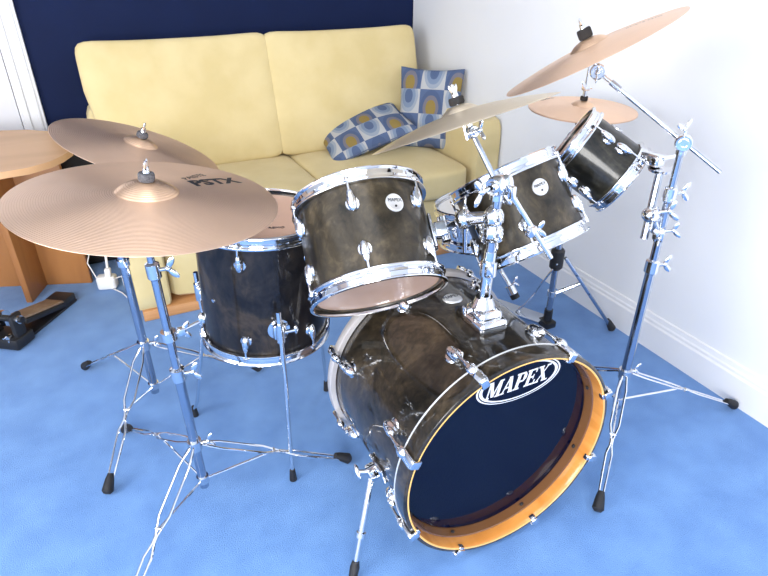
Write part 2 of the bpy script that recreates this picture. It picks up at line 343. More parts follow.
# ================================================================ DRUMS
def drum(name, label, cat, C, n, rh, L, nl, a0, shell_m, top_m, bot_m, badge=None, seam=None, band=.031, hoopname='hoop', group=None, strainer=False, lugoff=0, shellr=None):
    u, v, n = axn(n); C = V(C); base = C-n*L
    t = thing(name, label, cat, base, (u, v, n), group)
    rs = shellr or rh-.012
    MB().lathe([(rs, .012), (rs, L-.012), (rs-.006, L-.008), (rs-.008, L-.012), (rs-.008, .012), (rs-.006, .008)], n=96, closed=True).build('shell', shell_m, t)
    def hoop(z0, s):
        P = [(rs+.003, 0), (rs+.0045, .0015), (rh-.001, .0005), (rh, -.002), (rh-.001, -.004), (rs+.0065, -.004), (rs+.006, -band*.5), (rs+.0075, -band*.5-.001), (rs+.0065, -band+.008), (rh, -band+.006), (rh+.001, -band+.003), (rh, -band), (rs+.003, -band)]
        return MB().lathe([(r, z0+s*z) for r, z in P], n=96, closed=True).build(hoopname, CHROME, t)
    hoop(L, 1); hoop(0, -1)
    rd = rs+.0025
    h1 = MB().lathe([(0, L-.0135), (rd-.012, L-.0135), (rd-.006, L-.0125), (rd, L-.016), (rd, L-.024)], n=96).build('batter_head', top_m, t)
    h2 = MB().lathe([(0, .0135), (rd-.012, .0135), (rd-.006, .0125), (rd, .016), (rd, .024)], n=96).build('resonant_head', bot_m, t)
    for k in range(nl):
        for end in (0, 1):
            a = (a0+360/nl*k+lugoff*(1-end))*D2R; d = V(math.cos(a), math.sin(a), 0); tt = V(-d.y, d.x, 0)
            z = L-.072 if end else .072; ze = L-band+.006 if end else band-.006; sg = 1 if end else -1
            m = MB(); m.ell(d*(rs+.005)+V(0, 0, z), d*.0135, tt*.0115, V(0, 0, .024)); m.ell(d*(rs+.010)+V(0, 0, z+sg*.012), d*.008, tt*.008, V(0, 0, .017))
            m.tube([d*(rs+.0005)+V(0, 0, z-sg*.004), d*(rs+.003)+V(0, 0, z-sg*.004)], [.0165, .015], 16)
            lug = m.build('lug', CHROME, t)
            r = MB(); r.cyl(d*(rs+.013)+V(0, 0, z+sg*.02), d*(rs+.013)+V(0, 0, ze+sg*.007), .0030, n=8); r.cyl(d*(rs+.013)+V(0, 0, ze+sg*.002), d*(rs+.013)+V(0, 0, ze+sg*.007), .0048, n=8)
            r.box(d*(rs+.010)+V(0, 0, ze-sg*.001), (.014, .018, .005), (d, tt, V(0, 0, 1)), bev=.0015)
            r.build('tension_rod', CHROME, lug)
    if badge:
        a, zb, br, bh = badge; a *= D2R; d = V(math.cos(a), math.sin(a), 0); tt = V(-d.y, d.x, 0)
        b = MB(); rr = br
        rings = []
        for rad, off in ((0, .0035), (rr*.8, .0035), (rr*.86, .0045), (rr*.97, .0040), (rr, .0005)):
            nn = 1 if rad == 0 else 28; ring = []
            for i in range(nn):
                th = 2*math.pi*i/28; x = rad*math.cos(th); z = rad*math.sin(th)*bh
                aa = a+x/rs; ring.append(b.bm.verts.new(V(math.cos(aa), math.sin(aa), 0)*(rs+off)+V(0, 0, zb+z)))
            rings.append(ring)
        for i in range(28): b.bm.faces.new((rings[0][0], rings[1][i], rings[1][(i+1) % 28]))
        for A, B in zip(rings[1:], rings[2:]): b.bridge(A, B)
        bo = b.build('badge', BADGE, t)
        text('lettering', 'MAPEX', rr*.52, bo, tt, V(0, 0, 1), d, d*(rs+.0042)+V(0, 0, zb+rr*.25*bh), INK, extrude=.0003)
        o = MB().cyl(d*(rs+.003)+V(0, 0, zb-rr*.4*bh), d*(rs+.0046)+V(0, 0, zb-rr*.4*bh), rr*.13, n=12).build('vent', BLACKP, bo)
    return t, u, v, n, base, rs

TAGS = 'chrome-hooped drums in walnut burl lacquer'
t1 = drum('rack_tom', 'largest brown burl rack tom, its pinkish bottom head facing forward over the bass drum', 'drum', (.535, 1.247, .851), (.102, .693, .714), .165, .258, 6, 70, BURL, HEADTAN, HEADTAN, badge=(105, .171, .0215, 1), group=TAGS, lugoff=2)
t2 = drum('rack_tom', 'middle brown burl rack tom with round silver badge, behind the tom post', 'drum', (.931, 1.207, .870), (-.178, .556, .812), .15, .227, 5, 106, BURL, HEADTAN, BLACKP, badge=(68, .145, .021, 1), group=TAGS, lugoff=5)
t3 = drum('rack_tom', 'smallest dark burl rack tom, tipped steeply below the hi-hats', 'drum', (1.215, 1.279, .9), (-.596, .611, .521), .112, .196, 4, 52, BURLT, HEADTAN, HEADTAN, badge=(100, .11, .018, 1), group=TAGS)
FTC, FTN, FTL = V(.3483, 1.4856, .761), V(.046, -.013, .999).normalized(), .382
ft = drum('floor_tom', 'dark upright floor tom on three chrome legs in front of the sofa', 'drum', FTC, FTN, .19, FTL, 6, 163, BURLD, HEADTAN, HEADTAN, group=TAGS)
b = ft[0]
m = MB(); a = 133*D2R; d = V(math.cos(a), math.sin(a), 0); m.tube([d*.177+V(0, 0, .18), d*.182+V(0, 0, .18)], [.006, .005], 14); m.build('vent', CHROME, b)
text('lettering', 'REMO', .016, b, V(.04, -1, 0), V(1, .04, 0), V(0, 0, 1), (-.085, -.043, FTL-.0128), INK)
# legs of the floor tom
def ft_leg(dirxy, foot, bend=None):
    d = V(dirxy[0], dirxy[1], 0).normalized(); c0 = FTC-FTN*(FTL-.115); c0 = V(c0.x, c0.y, c0.z)
    P = c0+d*.205; tt = V(-d.y, d.x, 0)
    m = MB(); m.box(P-d*.012, (.024, .036, .045), (d, tt, V(0, 0, 1)), bev=.006); m.cyl(P-d*.026, P-d*.018, .03, n=24)
    m.cyl(P+V(0, 0, -.028), P+V(0, 0, .028), .012)
    br = m.build('leg_bracket', CHROME, b, True)
    k = MB(); q = P+tt*.02*(1 if d.y < 0 else -1)
    k.cyl(P, P+(q-P)*2.0, .005, n=8); e = P+(q-P)*2.1; k.ell(e, V(0, 0, .014), d*.006, tt*.006); k.build('wing_screw', CHROME, br, True)
    m = MB(); top = P+V(0, 0, .065); low = V(foot[0], foot[1], .03)
    if bend: pts = [top, P+V(0, 0, -.1), V(*bend), low]
    else: pts = [top, P+V(0, 0, -.16), P.lerp(low, .8), low]
    m.tube(pts, [.0072, .0066, .0058, .0055], 12); lg = m.build('leg', CHROME, b, True)
    MB().tube([low+V(0, 0, .012), low+V(0, 0, -.028)], [.008, .011], 14).build('rubber_foot', RUBBER, lg, True)
ft_leg((-.08, -.99), (.300, 1.239)); ft_leg((-.82, .57), (.09, 1.655), (.10, 1.60, .10)); ft_leg((.91, .42), (.54, 1.585))

# snare drum, mostly hidden behind the middle tom
sn = drum('snare_drum', 'chrome snare drum with white head, half hidden behind the middle rack tom', 'drum', (1.12, 1.50, .665), (-.10, .16, .98), .188, .13, 8, 10, CHROME, HEADWHITE, HEADTAN, lugoff=0)

# ---------------- bass drum
BC = V(.724, .785, .310)
bd = thing('bass_drum', 'brown burl bass drum with amber inner hoop and navy front head', 'drum', (.724, 1.02, .03), group=None)
W = dict(parent=bd, world=True); AX = (0, -1, 0)
def bdl(prof, n=128, closed=False): return MB().lathe([(r, -d) for r, d in prof], BC, AX, n, closed, u=(1, 0, 0))  # d = depth behind the front edge
def bpt(a, r, d): return BC+V(math.cos(a*D2R)*r, d, math.sin(a*D2R)*r)
bdl([(.2785, .040), (.2785, .442), (.270, .442), (.270, .063), (.2775, .063), (.2775, .040)], closed=True).build('shell', BURLB, **W)
CLA = [112, 64, 20, -23, -69, -117, -156, 158]
hf = bdl([(.2858, -.0006), (.2925, -.0002), (.2945, .0015), (.2950, .004), (.2950, .044), (.2945, .046), (.281, .046)], closed=False).build('front_hoop', BURLB, **W)
bdl([(.2800, .034), (.2805, .002), (.2815, .0005)]).build('hoop_lining', AMBER, hf, True)
bdl([(.2800, .034), (.2770, .036), (.2725, .060)]).build('reflection_ring', BROWNREFL, hf, True)  # hoop lining's reflection in the head, modelled as a brown ring
for a in CLA:
    rad = V(math.cos(a*D2R), 0, math.sin(a*D2R)); MB().ell(bpt(a, .2725, .046), rad*.0035, V(0, .0045, 0), V(-rad.z, 0, rad.x)*.006).build('grommet', RUBBER, hf, True)
bdl([(.2815, .0005), (.2825, -.0010), (.2850, -.0010), (.2858, -.0006)]).build('hoop_edge', AMBEDGE, hf, True)
bdl([(.2952, .0425), (.2962, .0428), (.2962, .0462), (.2952, .0465), (.290, .0465)]).build('inlay', BADGE, hf, True)
hr = bdl([(.281, .436), (.2945, .436), (.2955, .439), (.2955, .460), (.292, .465), (.284, .465), (.281, .46)], closed=True).build('rear_hoop', SATIN, **W)
fh = bdl([(0, .058), (.266, .058), (.270, .057), (.2725, .060)]).build('front_head', HEADNAVY, **W)
bdl([(0, .446), (.272, .446), (.279, .440)]).build('batter_head', HEADTAN, **W)
CL = [112, 64, 20, -23, -69, -117, -156, 158]
for i, a in enumerate(CL):
    rad = V(math.cos(a*D2R), 0, math.sin(a*D2R)); tt = V(-rad.z, 0, rad.x); ax = V(0, 1, 0)
    for end in (0, 1):
        s = 1 if end == 0 else -1
        yy = (lambda d: d) if end == 0 else (lambda d: .465-d)
        m = MB()
        m.box(bpt(a, .3005, yy(.022)), (.011, .056, .024), (rad, ax, tt), bev=.004)
        m.box(bpt(a, .293, yy(-.0055)), (.024, .008, .020), (rad, ax, tt), bev=.003)
        m.ell(bpt(a, .303, yy(.040)), rad*.011, ax*.018, tt*.013); m.box(bpt(a, .2795, yy(.002)), (.008, .014, .016), (rad, ax, tt), bev=.003)
        c = m.build('claw', CHROME, **W)
        e_ = .122 if end == 0 else .096
        m = MB(); m.cyl(bpt(a, .3035, yy(.05)), bpt(a, .3025, yy(e_-.010)), .0036, n=10); m.cyl(bpt(a, .3035, yy(.052)), bpt(a, .3035, yy(.062)), .0065, n=12)
        m.build('tension_rod', CHROME, c, True)
        m = MB(); m.ell(bpt(a, .2845, yy(e_)), rad*.019, ax*.028, tt*.0145); m.ell(bpt(a, .295, yy(e_-.014)), rad*.012, ax*.017, tt*.0105); m.tube([bpt(a, .2785, yy(e_+.002)), bpt(a, .282, yy(e_+.002))], [.022, .019], 20)
        m.build('lug', CHROME, **W)
# spurs
def spur(a, depth, foot):
    rad = V(math.cos(a*D2R), 0, math.sin(a*D2R)); tt = V(-rad.z, 0, rad.x); ax = V(0, 1, 0); s = 1 if rad.x > 0 else -1
    P = bpt(a, .300, depth)
    m = MB(); m.box(bpt(a, .283, depth), (.012, .07, .05), (rad, ax, tt), bev=.005); m.cyl(bpt(a, .284, depth), bpt(a, .312, depth), .021); m.box(P, (.028, .034, .040), (rad, ax, tt), bev=.008)
    br = m.build('spur_bracket', CHROME, **W)
    m = MB(); q = P+V(.035*s, .012, .005); m.cyl(P, q, .006, n=10); m.ell(q, V(0, .016, .012), V(.007, 0, 0), V(0, -.005, .007)); m.build('wing_screw', CHROME, br, True)
    F = V(*foot); lg = MB(); K = P.lerp(F, .62); lg.tube([P+(P-F).normalized()*.02, K], .0085, 14); lg.tube([K, F], .0068, 12)
    l = lg.build('spur', CHROME, **W)
    MB().cyl(K-(F-P).normalized()*.006, K+(F-P).normalized()*.006, .013).build('memory_lock', CHROME, l, True)
    dr = (F-P).normalized(); MB().tube([F-dr*.03, F-dr*.015, F+dr*.012], [.009, .0125, .011], 14).build('rubber_foot', RUBBER, l, True)
spur(-166, .175, (.336, .868, .018)); spur(-14, .175, (1.055, .945, .018))
# badge and MAPEX oval
m = MB(); ring0 = None
for rad_, off in ((0, .003), (.022, .003), (.0245, .0038), (.027, .0002)):
    nn = 1 if rad_ == 0 else 32; rg = []
    for i in range(nn):
        th = 2*math.pi*i/32; rg.append(m.bm.verts.new(bpt(88+math.degrees(-rad_*1.0*math.cos(th)/.2785), .2785+off, .315+rad_*.85*math.sin(th))))
    if ring0 is not None:
        if len(ring0) == 1:
            for i in range(32): m.bm.faces.new((ring0[0], rg[i], rg[(i+1) % 32]))
        else: m.bridge(ring0, rg)
    ring0 = rg
bb = m.build('badge', BADGE, **W)
MT = TM[bd.name].translation
text('lettering', 'MAPEX', .016, bb, (1, 0, 0), (0, 1, 0), (0, 0, 1), BC+V(.0097, .322, .2825)-MT, INK, extrude=.0003)
LT = (V(1, 0, 0), V(0, 0, 1))
me = MB()
def glyph_quads(ch):
    S = []   # strokes as (x0,y0,x1,y1,w0[,w1]) in a 1-high box; serifs as thin bars
    def st(x0, y0, x1, y1, wd): S.append([(x0-wd/2, y0), (x0+wd/2, y0), (x1+wd/2, y1), (x1-wd/2, y1)])
    def sf(x0, x1, y, h=.09): S.append([(x0, y), (x1, y), (x1, y+h), (x0, y+h)])
    if ch == 'M': st(.12, 0, .12, 1, .10); st(.17, 1, .50, .05, .22); st(.50, .05, .80, 1, .08); st(.86, 0, .86, 1, .22); sf(0, .26, 0); sf(0, .24, .91); sf(.68, 1.04, 0); sf(.76, 1.04, .91); return S, 1.1
    if ch == 'A': st(.10, 0, .42, 1, .08); st(.70, 0, .44, 1, .24); sf(.22, .62, .30, .09); sf(-.02, .24, 0); sf(.52, .88, 0); return S, .92
    if ch == 'P': st(.20, 0, .20, 1, .22); sf(0, .42, 0); sf(0, .60, .90, .10); sf(.28, .60, .42, .10); S.append([(.50, .44), (.62, .44), (.76, .60), (.76, .82), (.62, 1.0), (.50, 1.0), (.54, .90), (.54, .54)]); return S, .80
    if ch == 'E': st(.20, 0, .20, 1, .22); sf(0, .72, 0, .10); sf(0, .70, .90, .10); sf(.28, .56, .46, .09); st(.69, 0, .72, .28, .07); st(.67, .74, .67, 1, .07); st(.55, .36, .55, .64, .06); return S, .80
    if ch == 'X': st(.74, 0, .18, 1, .25); st(.10, 0, .76, 1, .08); sf(-.04, .28, 0); sf(.52, .96, 0); sf(0, .40, .91); sf(.62, .92, .91); return S, .95
def lettering(word, h, cx, cz, Yp, extra=0, slant=.28, arc=None):
    m = MB(); tot = sum(glyph_quads(c)[1] for c in word); x = -tot/2
    ang = 0
    for i, c in enumerate(word):
        S, wd = glyph_quads(c)
        for j, q in enumerate(S):
            pts = []
            for (a, b_) in q:
                X = (x+a+slant*(b_-.5))*h*.86; Z = (b_-.5)*h
                pts.append((cx+X*math.cos(ang)-Z*math.sin(ang), Yp-.00003*j, cz+X*math.sin(ang)+Z*math.cos(ang)))
            m.poly(pts, (0, .0006, 0))
        x += wd
    return m

LX, LZ, LY = .764, .4925, .785+.0575
def oval(a, b_, wd, Y, n=72):
    m = MB(); o = []; i_ = []
    for k in range(n):
        t = 2*math.pi*k/n; c, s_ = math.cos(t), math.sin(t)
        o.append(m.bm.verts.new((LX+a*c, Y, LZ+b_*s_))); i_.append(m.bm.verts.new((LX+(a-wd*(1.0+.9*abs(c)))*c, Y, LZ+(b_-wd*.75)*s_)))
    m.bridge(o, i_); return m
lg = oval(.122, .0545, .0026, LY-.0004).build('logo', LOGOW, fh, True)
oval(.114, .049, .0046, LY-.0005).build('logo_ring', LOGOW, lg, True)
lettering('MAPEX', .0455, LX-.002, LZ, LY-.0009).build('lettering', LOGOW, lg, True)
for a in (-20, -60, -95, -130):   # dark grommets round the head edge
    pass

# ---------------- post on the bass drum with two tom arms
po = thing('tom_holder', 'chrome tom post rising from the top of the bass drum', 'drum hardware', (.736, .975, .59))
W = dict(parent=po, world=True)
PB, PT = V(.738, .975, .60), V(.748, .972, .925)
m = MB(); m.box((.738, .968, .600), (.078, .100, .034), bev=.012, seg=3); m.box((.738, .970, .620), (.066, .078, .034), bev=.015, seg=3); m.tube([(.738, .975, .63), (.739, .975, .645), (.739, .975, .660)], [.030, .026, .020], 24); m.cyl((.738, .975, .63), (.739, .975, .655), .021); m.ell((.738, .935, .604), (.022, 0, 0), (0, .014, 0), (0, 0, .016))
m.cyl((.705, .975, .632), (.690, .975, .632), .006); m.box((.683, .975, .634), (.006, .012, .026), bev=.002)
m.build('base_bracket', CHROME, **W)
MB().tube([PB, PB.lerp(PT, .55)], .0135, 20).build('post', CHROME, **W)
MB().tube([PB.lerp(PT, .30), PT], .0112, 20).build('upper_tube', CHROME2, **W)
m = MB(); q = PB.lerp(PT, .42); m.cyl(q-V(0, 0, .018), q+V(0, 0, .018), .0195); m.box(q+V(-.012, -.018, 0), (.016, .014, .028), bev=.003)
m.build('collar', CHROME, **W)
def wing(m, p, d, s=1.0, n=None):
    s *= .78      # wing screw: shaft along d, butterfly at its end
    d = V(d).normalized(); u, v, _ = basis(d); p = V(p); q = p+d*.022*s
    m.cyl(p, q, .0045*s, n=10); m.ell(q, u*.007*s, v*.007*s, d*.007*s)
    for k in (-1, 1): m.ell(q+v*k*.013*s+d*.008*s, u*.0035*s, (v*.012*k+d*.009)*s, (d*.006-v*.004*k)*s)
def arm(P0, P1, P2, name, drop=.085):   # ball clamp on post, rod to bracket on the shell
    m = MB(); P0, P1, P2 = V(P0), V(P1), V(P2); d = (P1-P0).normalized()
    m.ell(P0, V(.024, 0, 0), V(0, .024, 0), V(0, 0, .026)); m.cyl(P0, P1, .013, .016); m.ell(P1, V(.022, 0, 0), V(0, .022, 0), V(0, 0, .024)); wing(m, P1+V(0, 0, .015), (-.3, -.5, .8), 1.2); wing(m, P0+V(-.01, -.02, 0), (-.4, -.9, .1), 1.1)
    a = m.build(name, CHROME, **W)
    m = MB(); m.tube([P1+V(0, 0, 0), P1+(P2-P1)*.5+V(0, 0, .0), P2], .0075, 12); m.tube([P1+V(0, 0, .02), P1-V(-.01, 0, drop)], .0058, 10)
    m.build('rod', CHROME2, a, True)
def tom_bracket(t, P):   # plate on the shell with a clamp block, part of the tom
    root, u, v, n, base, rs = t; P = V(P); ax = n; r = P-base; h = r.dot(ax); d = (r-ax*h).normalized(); tt = ax.cross(d)
    S = base+ax*h+d*(rs+.002); m = MB(); m.box(S+d*.002, (.008, .042, .085), (d, tt, ax), bev=.003); m.box(S+d*.022, (.036, .034, .040), (d, tt, ax), bev=.008, seg=3); m.cyl(S+d*.03-ax*.03, S+d*.03+ax*.03, .011)
    br = m.build('mount_bracket', CHROME, root, True); k = MB(); wing(k, S+d*.036, (d*.6+tt*.5), 1.3); k.build('wing_screw', CHROME, br, True)
    return S+d*.03
s1 = tom_bracket(t1, (.690, 1.085, .800)); s2 = tom_bracket(t2, (.83, 1.09, .775))
arm((.743, .973, .862), (.710, 1.040, .838), s1, 'tom_arm'); arm((.745, .973, .825), (.790, 1.035, .805), s2, 'tom_arm', .035)

# ================================================================ CYMBALS
def cymbal(name, label, C, n, r, material, bell_m=None, bow=.022, logo=None, ref=(0, 0, 1), group='bronze cymbals of the drum kit', rb=None, spin=0):
    u, v, n = axn(n, ref)
    if spin: c_, s_ = math.cos(spin*D2R), math.sin(spin*D2R); u, v = u*c_+v*s_, v*c_-u*s_
    t = thing(name, label, 'cymbal', C, (u, v, n), group); rb = rb or r*.215; bh = rb*.36
    up_, th = [], .0014
    for k in range(13): x = rb+(r-rb)*k/12; up_.append((x, bow*(1-((x-rb)/(r-rb))**1.5)))
    top = list(reversed([(x, z) for x, z in up_])); und = [(x, z-th) for x, z in up_]
    MB().lathe(top+[(rb*.985, bow-th)][:0]+[], n=128).bm.free()
    m = MB(); m.lathe(und+[(r+.0006, -th*.5)]+top, n=128); m.build('bow', material, t)
    bl = []
    for k in range(9): a = k/8*math.pi/2*.92; bl.append((.006+(rb-.006)*math.cos(math.pi/2-a) if k else .006, bow+bh*math.cos(a)**.8 if k < 8 else bow))
    bl = [(.006+(rb*1.02-.006)*(k/8), bow-.0004+bh*(1-(k/8)**2.3)) for k in range(9)]
    m = MB(); m.lathe(bl+[(x, z-th) for x, z in reversed(bl)], n=96, closed=True); m.build('bell', bell_m or material, t)
    def surf(x): return bow*(1-((x-rb)/(r-rb))**1.5)
    if logo:
        for (txt, sz, ang, rad, mt, mode) in logo:
            a = ang*D2R; me = text_mesh(txt, sz, bold=sz*.045 if sz > .04 else 0, extrude=.00015)
            for q in me.vertices:     # bend the print onto the surface
                X, Y = q.co.x, q.co.y
                if mode == 's':
                    xx, yy = rad+X, Y; R_ = math.hypot(xx, yy); q.co = (xx*math.cos(a)-yy*math.sin(a), xx*math.sin(a)+yy*math.cos(a), surf(R_)+.0003+max(q.co.z, 0)); continue
                R_ = rad+Y; aa = a-X/max(rad, .03); q.co = (R_*math.cos(aa), R_*math.sin(aa), surf(min(R_, r*.995))+.0003+max(q.co.z, 0))
            me.materials.clear(); me.materials.append(mt); o = bpy.data.objects.new('lettering', me); COL.objects.link(o); o.parent = t
    return t, C, u, v, n, bow+bh
def topper(parent, cy, felt=FELTB, fr=.0145, fh=.016, wn=True, s=1.0, under=True):
    C, n, h = V(cy[1]), cy[4], cy[5]; u, v = cy[2], cy[3]; W = dict(parent=parent, world=True)
    m = MB(); m.cyl(C+n*(h-.002), C+n*(h+.0245*s), .0042, n=10)
    if under: m.cyl(C+n*(h-.075), C+n*(h+.002), .0042, n=10)
    m.cyl(C+n*(h+.02), C+n*(h+.042*s), .0034, n=10); m.build('rod', CHROME, **W)
    MB().lathe([(.004, 0), (fr*.9, 0), (fr, .004), (fr, fh-.004), (fr*.9, fh), (.004, fh)], C+n*(h+.0005), n, 28, True).build('felt', felt, **W)
    if under: MB().lathe([(.004, 0), (fr*.9, 0), (fr*1.05, .003), (fr*1.05, .009), (fr*.9, .012), (.004, .012)], C+n*(h-.0165), n, 28, True).build('felt', felt, **W)
    if wn:
        m = MB(); q = C+n*(h+fh+.001); m.cyl(q, q+n*.012, .0075, .006, n=14)
        for k in (-1, 1): m.ell(q+n*.015+u*k*.009, u*.006*k+n*.010, v*.003, n*.004-u*k*.003)
        m.build('wing_nut', CHROME, **W)

ride = cymbal('cymbal', 'largest cymbal, nearest the camera at left, with black lettering on its bow', (.063, 1.250, .921), (.122, -.035, .992), .266, BRONZE, BRONZEB, bow=.020, rb=.062,
              logo=[('PSTX', .052, -50, .165, INK, 's'), ('PAISTE', .024, -32, .150, INK, 's')], spin=0)
cr2 = cymbal('cymbal', 'bronze cymbal tilted to the right directly behind the largest cymbal', (.0955, 1.790, .884), (.364, -.079, .928), .2275, BRONZE, BRONZEB, bow=.020, rb=.046)
MCN = V(-.166, .361, .9177)
mc = cymbal('cymbal', 'golden cymbal seen nearly edge-on above the bass drum post', (.6985, 1.0507, 1.0530), MCN, .203, BRONZEG, BRONZEG, bow=.026, rb=.040)
rc = cymbal('cymbal', 'highest cymbal at the upper right, tilted on a boom arm', (1.162, 1.187, 1.150), (-.336, .343, .878), .228, BRONZE, BRONZEB, bow=.020, logo=[('PAISTE PSTX', .015, 90, .130, BROWNINK, 's')])
HC, HN = V(1.488, 1.523, .914), V(-.001, -.034, .999).normalized()
hb = cymbal('hi_hat_cymbal', 'lower of the two hi-hat cymbals, edge just showing under the upper one', HC-HN*.004, -HN, .178, BRONZE, BRONZEB, bow=.012, group='pair of hi-hat cymbals')
ht = cymbal('hi_hat_cymbal', 'upper of the two hi-hat cymbals beside the right-hand wall', HC, HN, .178, BRONZE, BRONZEB, bow=.014, group='pair of hi-hat cymbals', logo=[('PAISTE', .022, 105, .145, GREYINK, 't')])

# ================================================================ STANDS
def wire_leg(hub, foot, low, parent, r=.0036, w_=.016, knot=.5, style='wire', brace=True):
    hub, foot = V(hub), V(foot); d = foot-hub; s = V(-d.y, d.x, 0).normalized(); m = MB()
    K = hub.lerp(foot, knot)
    if style == 'wire':
        for k in (-1, 1):
            m.tube([hub+s*k*.006, hub.lerp(K, .22)+s*k*w_*.8, hub.lerp(K, .78)+s*k*w_*.8, K+s*k*.002, K+d*.035+s*-k*.002, K.lerp(foot, .22)+s*-k*w_*.55, K.lerp(foot, .88)+s*-k*w_*.40, foot-d*.05+s*-k*.004], r, 8)
        m.cyl(K-d.normalized()*.006+d*.01, K+d.normalized()*.012+d*.01, .0065, n=10)
    else:
        m.box((hub+foot)/2, (d.length*.94, .020, .014), (d.normalized(), s, d.normalized().cross(s)), bev=.003)
        for f in (.25, .5): q = hub+d*f; m.cyl(q-s*.010, q+s*.010, .005, n=10)
    leg = m.build('leg', CHROME if style == 'wire' else CHROME2, parent, True); dn = d.normalized()
    if brace:
        B = hub+d*(.46 if style == 'wire' else .36); m = MB(); m.tube([V(low), B], .0034 if style == 'wire' else .0078, 8); m.cyl(B-s*.009, B+s*.009, .0045, n=10); m.build('brace', CHROME if style == 'wire' else CHROME2, leg, True)
    m = MB(); m.tube([foot-dn*.045+V(0, 0, .008), foot-dn*.03+V(0, 0, .006), foot+V(0, 0, .001), foot+dn*.008+V(0, 0, .001)], [.0085, .0125, .0165, .010], 16)
    m.build('rubber_foot', RUBBER, leg, True); return leg
def disc(m, P, ax, r, h):
    m.lathe([(0, -h), (r*.35, -h), (r*.38, -h*1.25), (r*.58, -h*1.25), (r*.62, -h*.85), (r*.85, -h*.85), (r, -h*.6), (r, h*.6), (r*.85, h*.85), (r*.62, h*.85), (r*.58, h*1.25), (r*.38, h*1.25), (r*.35, h), (0, h)], P, ax, 28)
def collar(m, p, ax, r=.017, h=.028, wdir=None):
    p, ax = V(p), V(ax).normalized(); m.cyl(p-ax*h/2, p+ax*h/2, r, n=20)
    if wdir: wing(m, p+V(wdir).normalized()*r*.7, wdir, 1.25)
def tripod(root, base, top, hub_z, low_z, feet, style='wire', tube_r=.0125, mat_=CHROME2, steps=(), legkw={}):
    base, top = V(base), V(top); W = dict(parent=root, world=True)
    ax = (top-base).normalized(); at = lambda z: base+ax*((z-base.z)/ax.z)
    prev = low_z-.03; r = tube_r; zs = [prev]+[s_ for s_ in steps]+[top.z]
    for i in range(len(zs)-1):
        MB().cyl(at(zs[i]), at(zs[i+1]), r, n=20).build('tube', mat_, **W)
        if i < len(zs)-2:
            m = MB(); m.tube([at(zs[i+1]-.035), at(zs[i+1]-.03), at(zs[i+1]+.004), at(zs[i+1]+.008)], [r+.001, r+.0055, r+.0055, r-.001], 20); wing(m, at(zs[i+1]-.012)+V(.8, -.3, 0).normalized()*r, (.8, -.3, .1), 1.35)
            m.box(at(zs[i+1]-.012)+V(-.6, .3, 0)*r*1.2, (.014, .014, .026), bev=.004); m.build('height_clamp', CHROME, **W)
        r -= .0022
    m = MB(); collar(m, at(hub_z), ax, tube_r+.006, .030, (.9, -.2, .1)); m.build('leg_collar', CHROME, **W)
    m = MB(); collar(m, at(low_z), ax, tube_r+.004, .022); m.build('lower_collar', CHROME, **W)
    for f in feet:
        d = (V(f[0], f[1], 0)-V(base.x, base.y, 0)).normalized()
        wire_leg(at(hub_z)+d*(tube_r+.006), (f[0], f[1], .017), at(low_z)+d*(tube_r+.004), root, style=style, **legkw)
    return at
def tilter(root, P, n, r=.017):
    P = V(P); n = V(n).normalized(); u, v, _ = basis(n); W = dict(parent=root, world=True)
    m = MB(); m.lathe([(0, -.014), (r*.35, -.014), (r*.38, -.017), (r*.55, -.017), (r*.6, -.011), (r*.85, -.011), (r, -.008), (r, .008), (r*.85, .011), (r*.6, .011), (r*.55, .017), (r*.38, .017), (r*.35, .014), (0, .014)], P, u, 28); m.cyl(P, P+n*.035, .006, n=12); m.cyl(P+n*.03, P+n*.036, .011, n=16); wing(m, P+u*.012, u, 1.1)
    m.build('tilter', CHROME, **W)

GS = 'chrome tripod cymbal stands'
# stand of the largest cymbal
s = thing('cymbal_stand', 'chrome tripod stand under the largest cymbal, nearest the camera', 'stand', (.055, 1.282, 0), group=GS)
at = tripod(s, (.055, 1.282, .04), (.043, 1.268, .862), .215, .083, [(.474, 1.229), (-.13, 1.673), (-.215, .955)], steps=(.47, .765), legkw=dict(w_=.018))
tilter(s, (.046, 1.266, .870), ride[4]); topper(s, ride, FELT, .0165, .017)
m = MB(); collar(m, at(.575), (0, 0, 1), .018, .024, (1, .1, 0)); m.cyl(at(.575)+V(.015, 0, 0), at(.575)+V(.075, .012, .01), .0045, n=8); m.box(at(.575)+V(.03, .004, 0), (.02, .016, .02), bev=.003); m.build('side_clamp', CHROME, **dict(parent=s, world=True))
# stand of the cymbal behind
s = thing('cymbal_stand', 'chrome tripod stand left of the nearest one, between desk and floor tom', 'stand', (-.016, 1.778, 0), group=GS)
at = tripod(s, (-.016, 1.778, .05), (-.016, 1.778, .78), .25, .083, [(-.235, 2.10), (-.20, 1.42), (.352, 1.80)], steps=(.70,), tube_r=.0135, legkw=dict(w_=.020))
MB().tube([V(-.016, 1.778, .77), V(.02, 1.785, .81), V(.078, 1.793, .852)], .006, 12).build('boom_arm', CHROME, **dict(parent=s, world=True))
tilter(s, (.078, 1.793, .850), cr2[4]); topper(s, cr2, FELT, .0155, .015)
m = MB(); collar(m, at(.555), (0, 0, 1), .019, .02, (.2, -1, 0)); m.build('side_clamp', CHROME, **dict(parent=s, world=True))
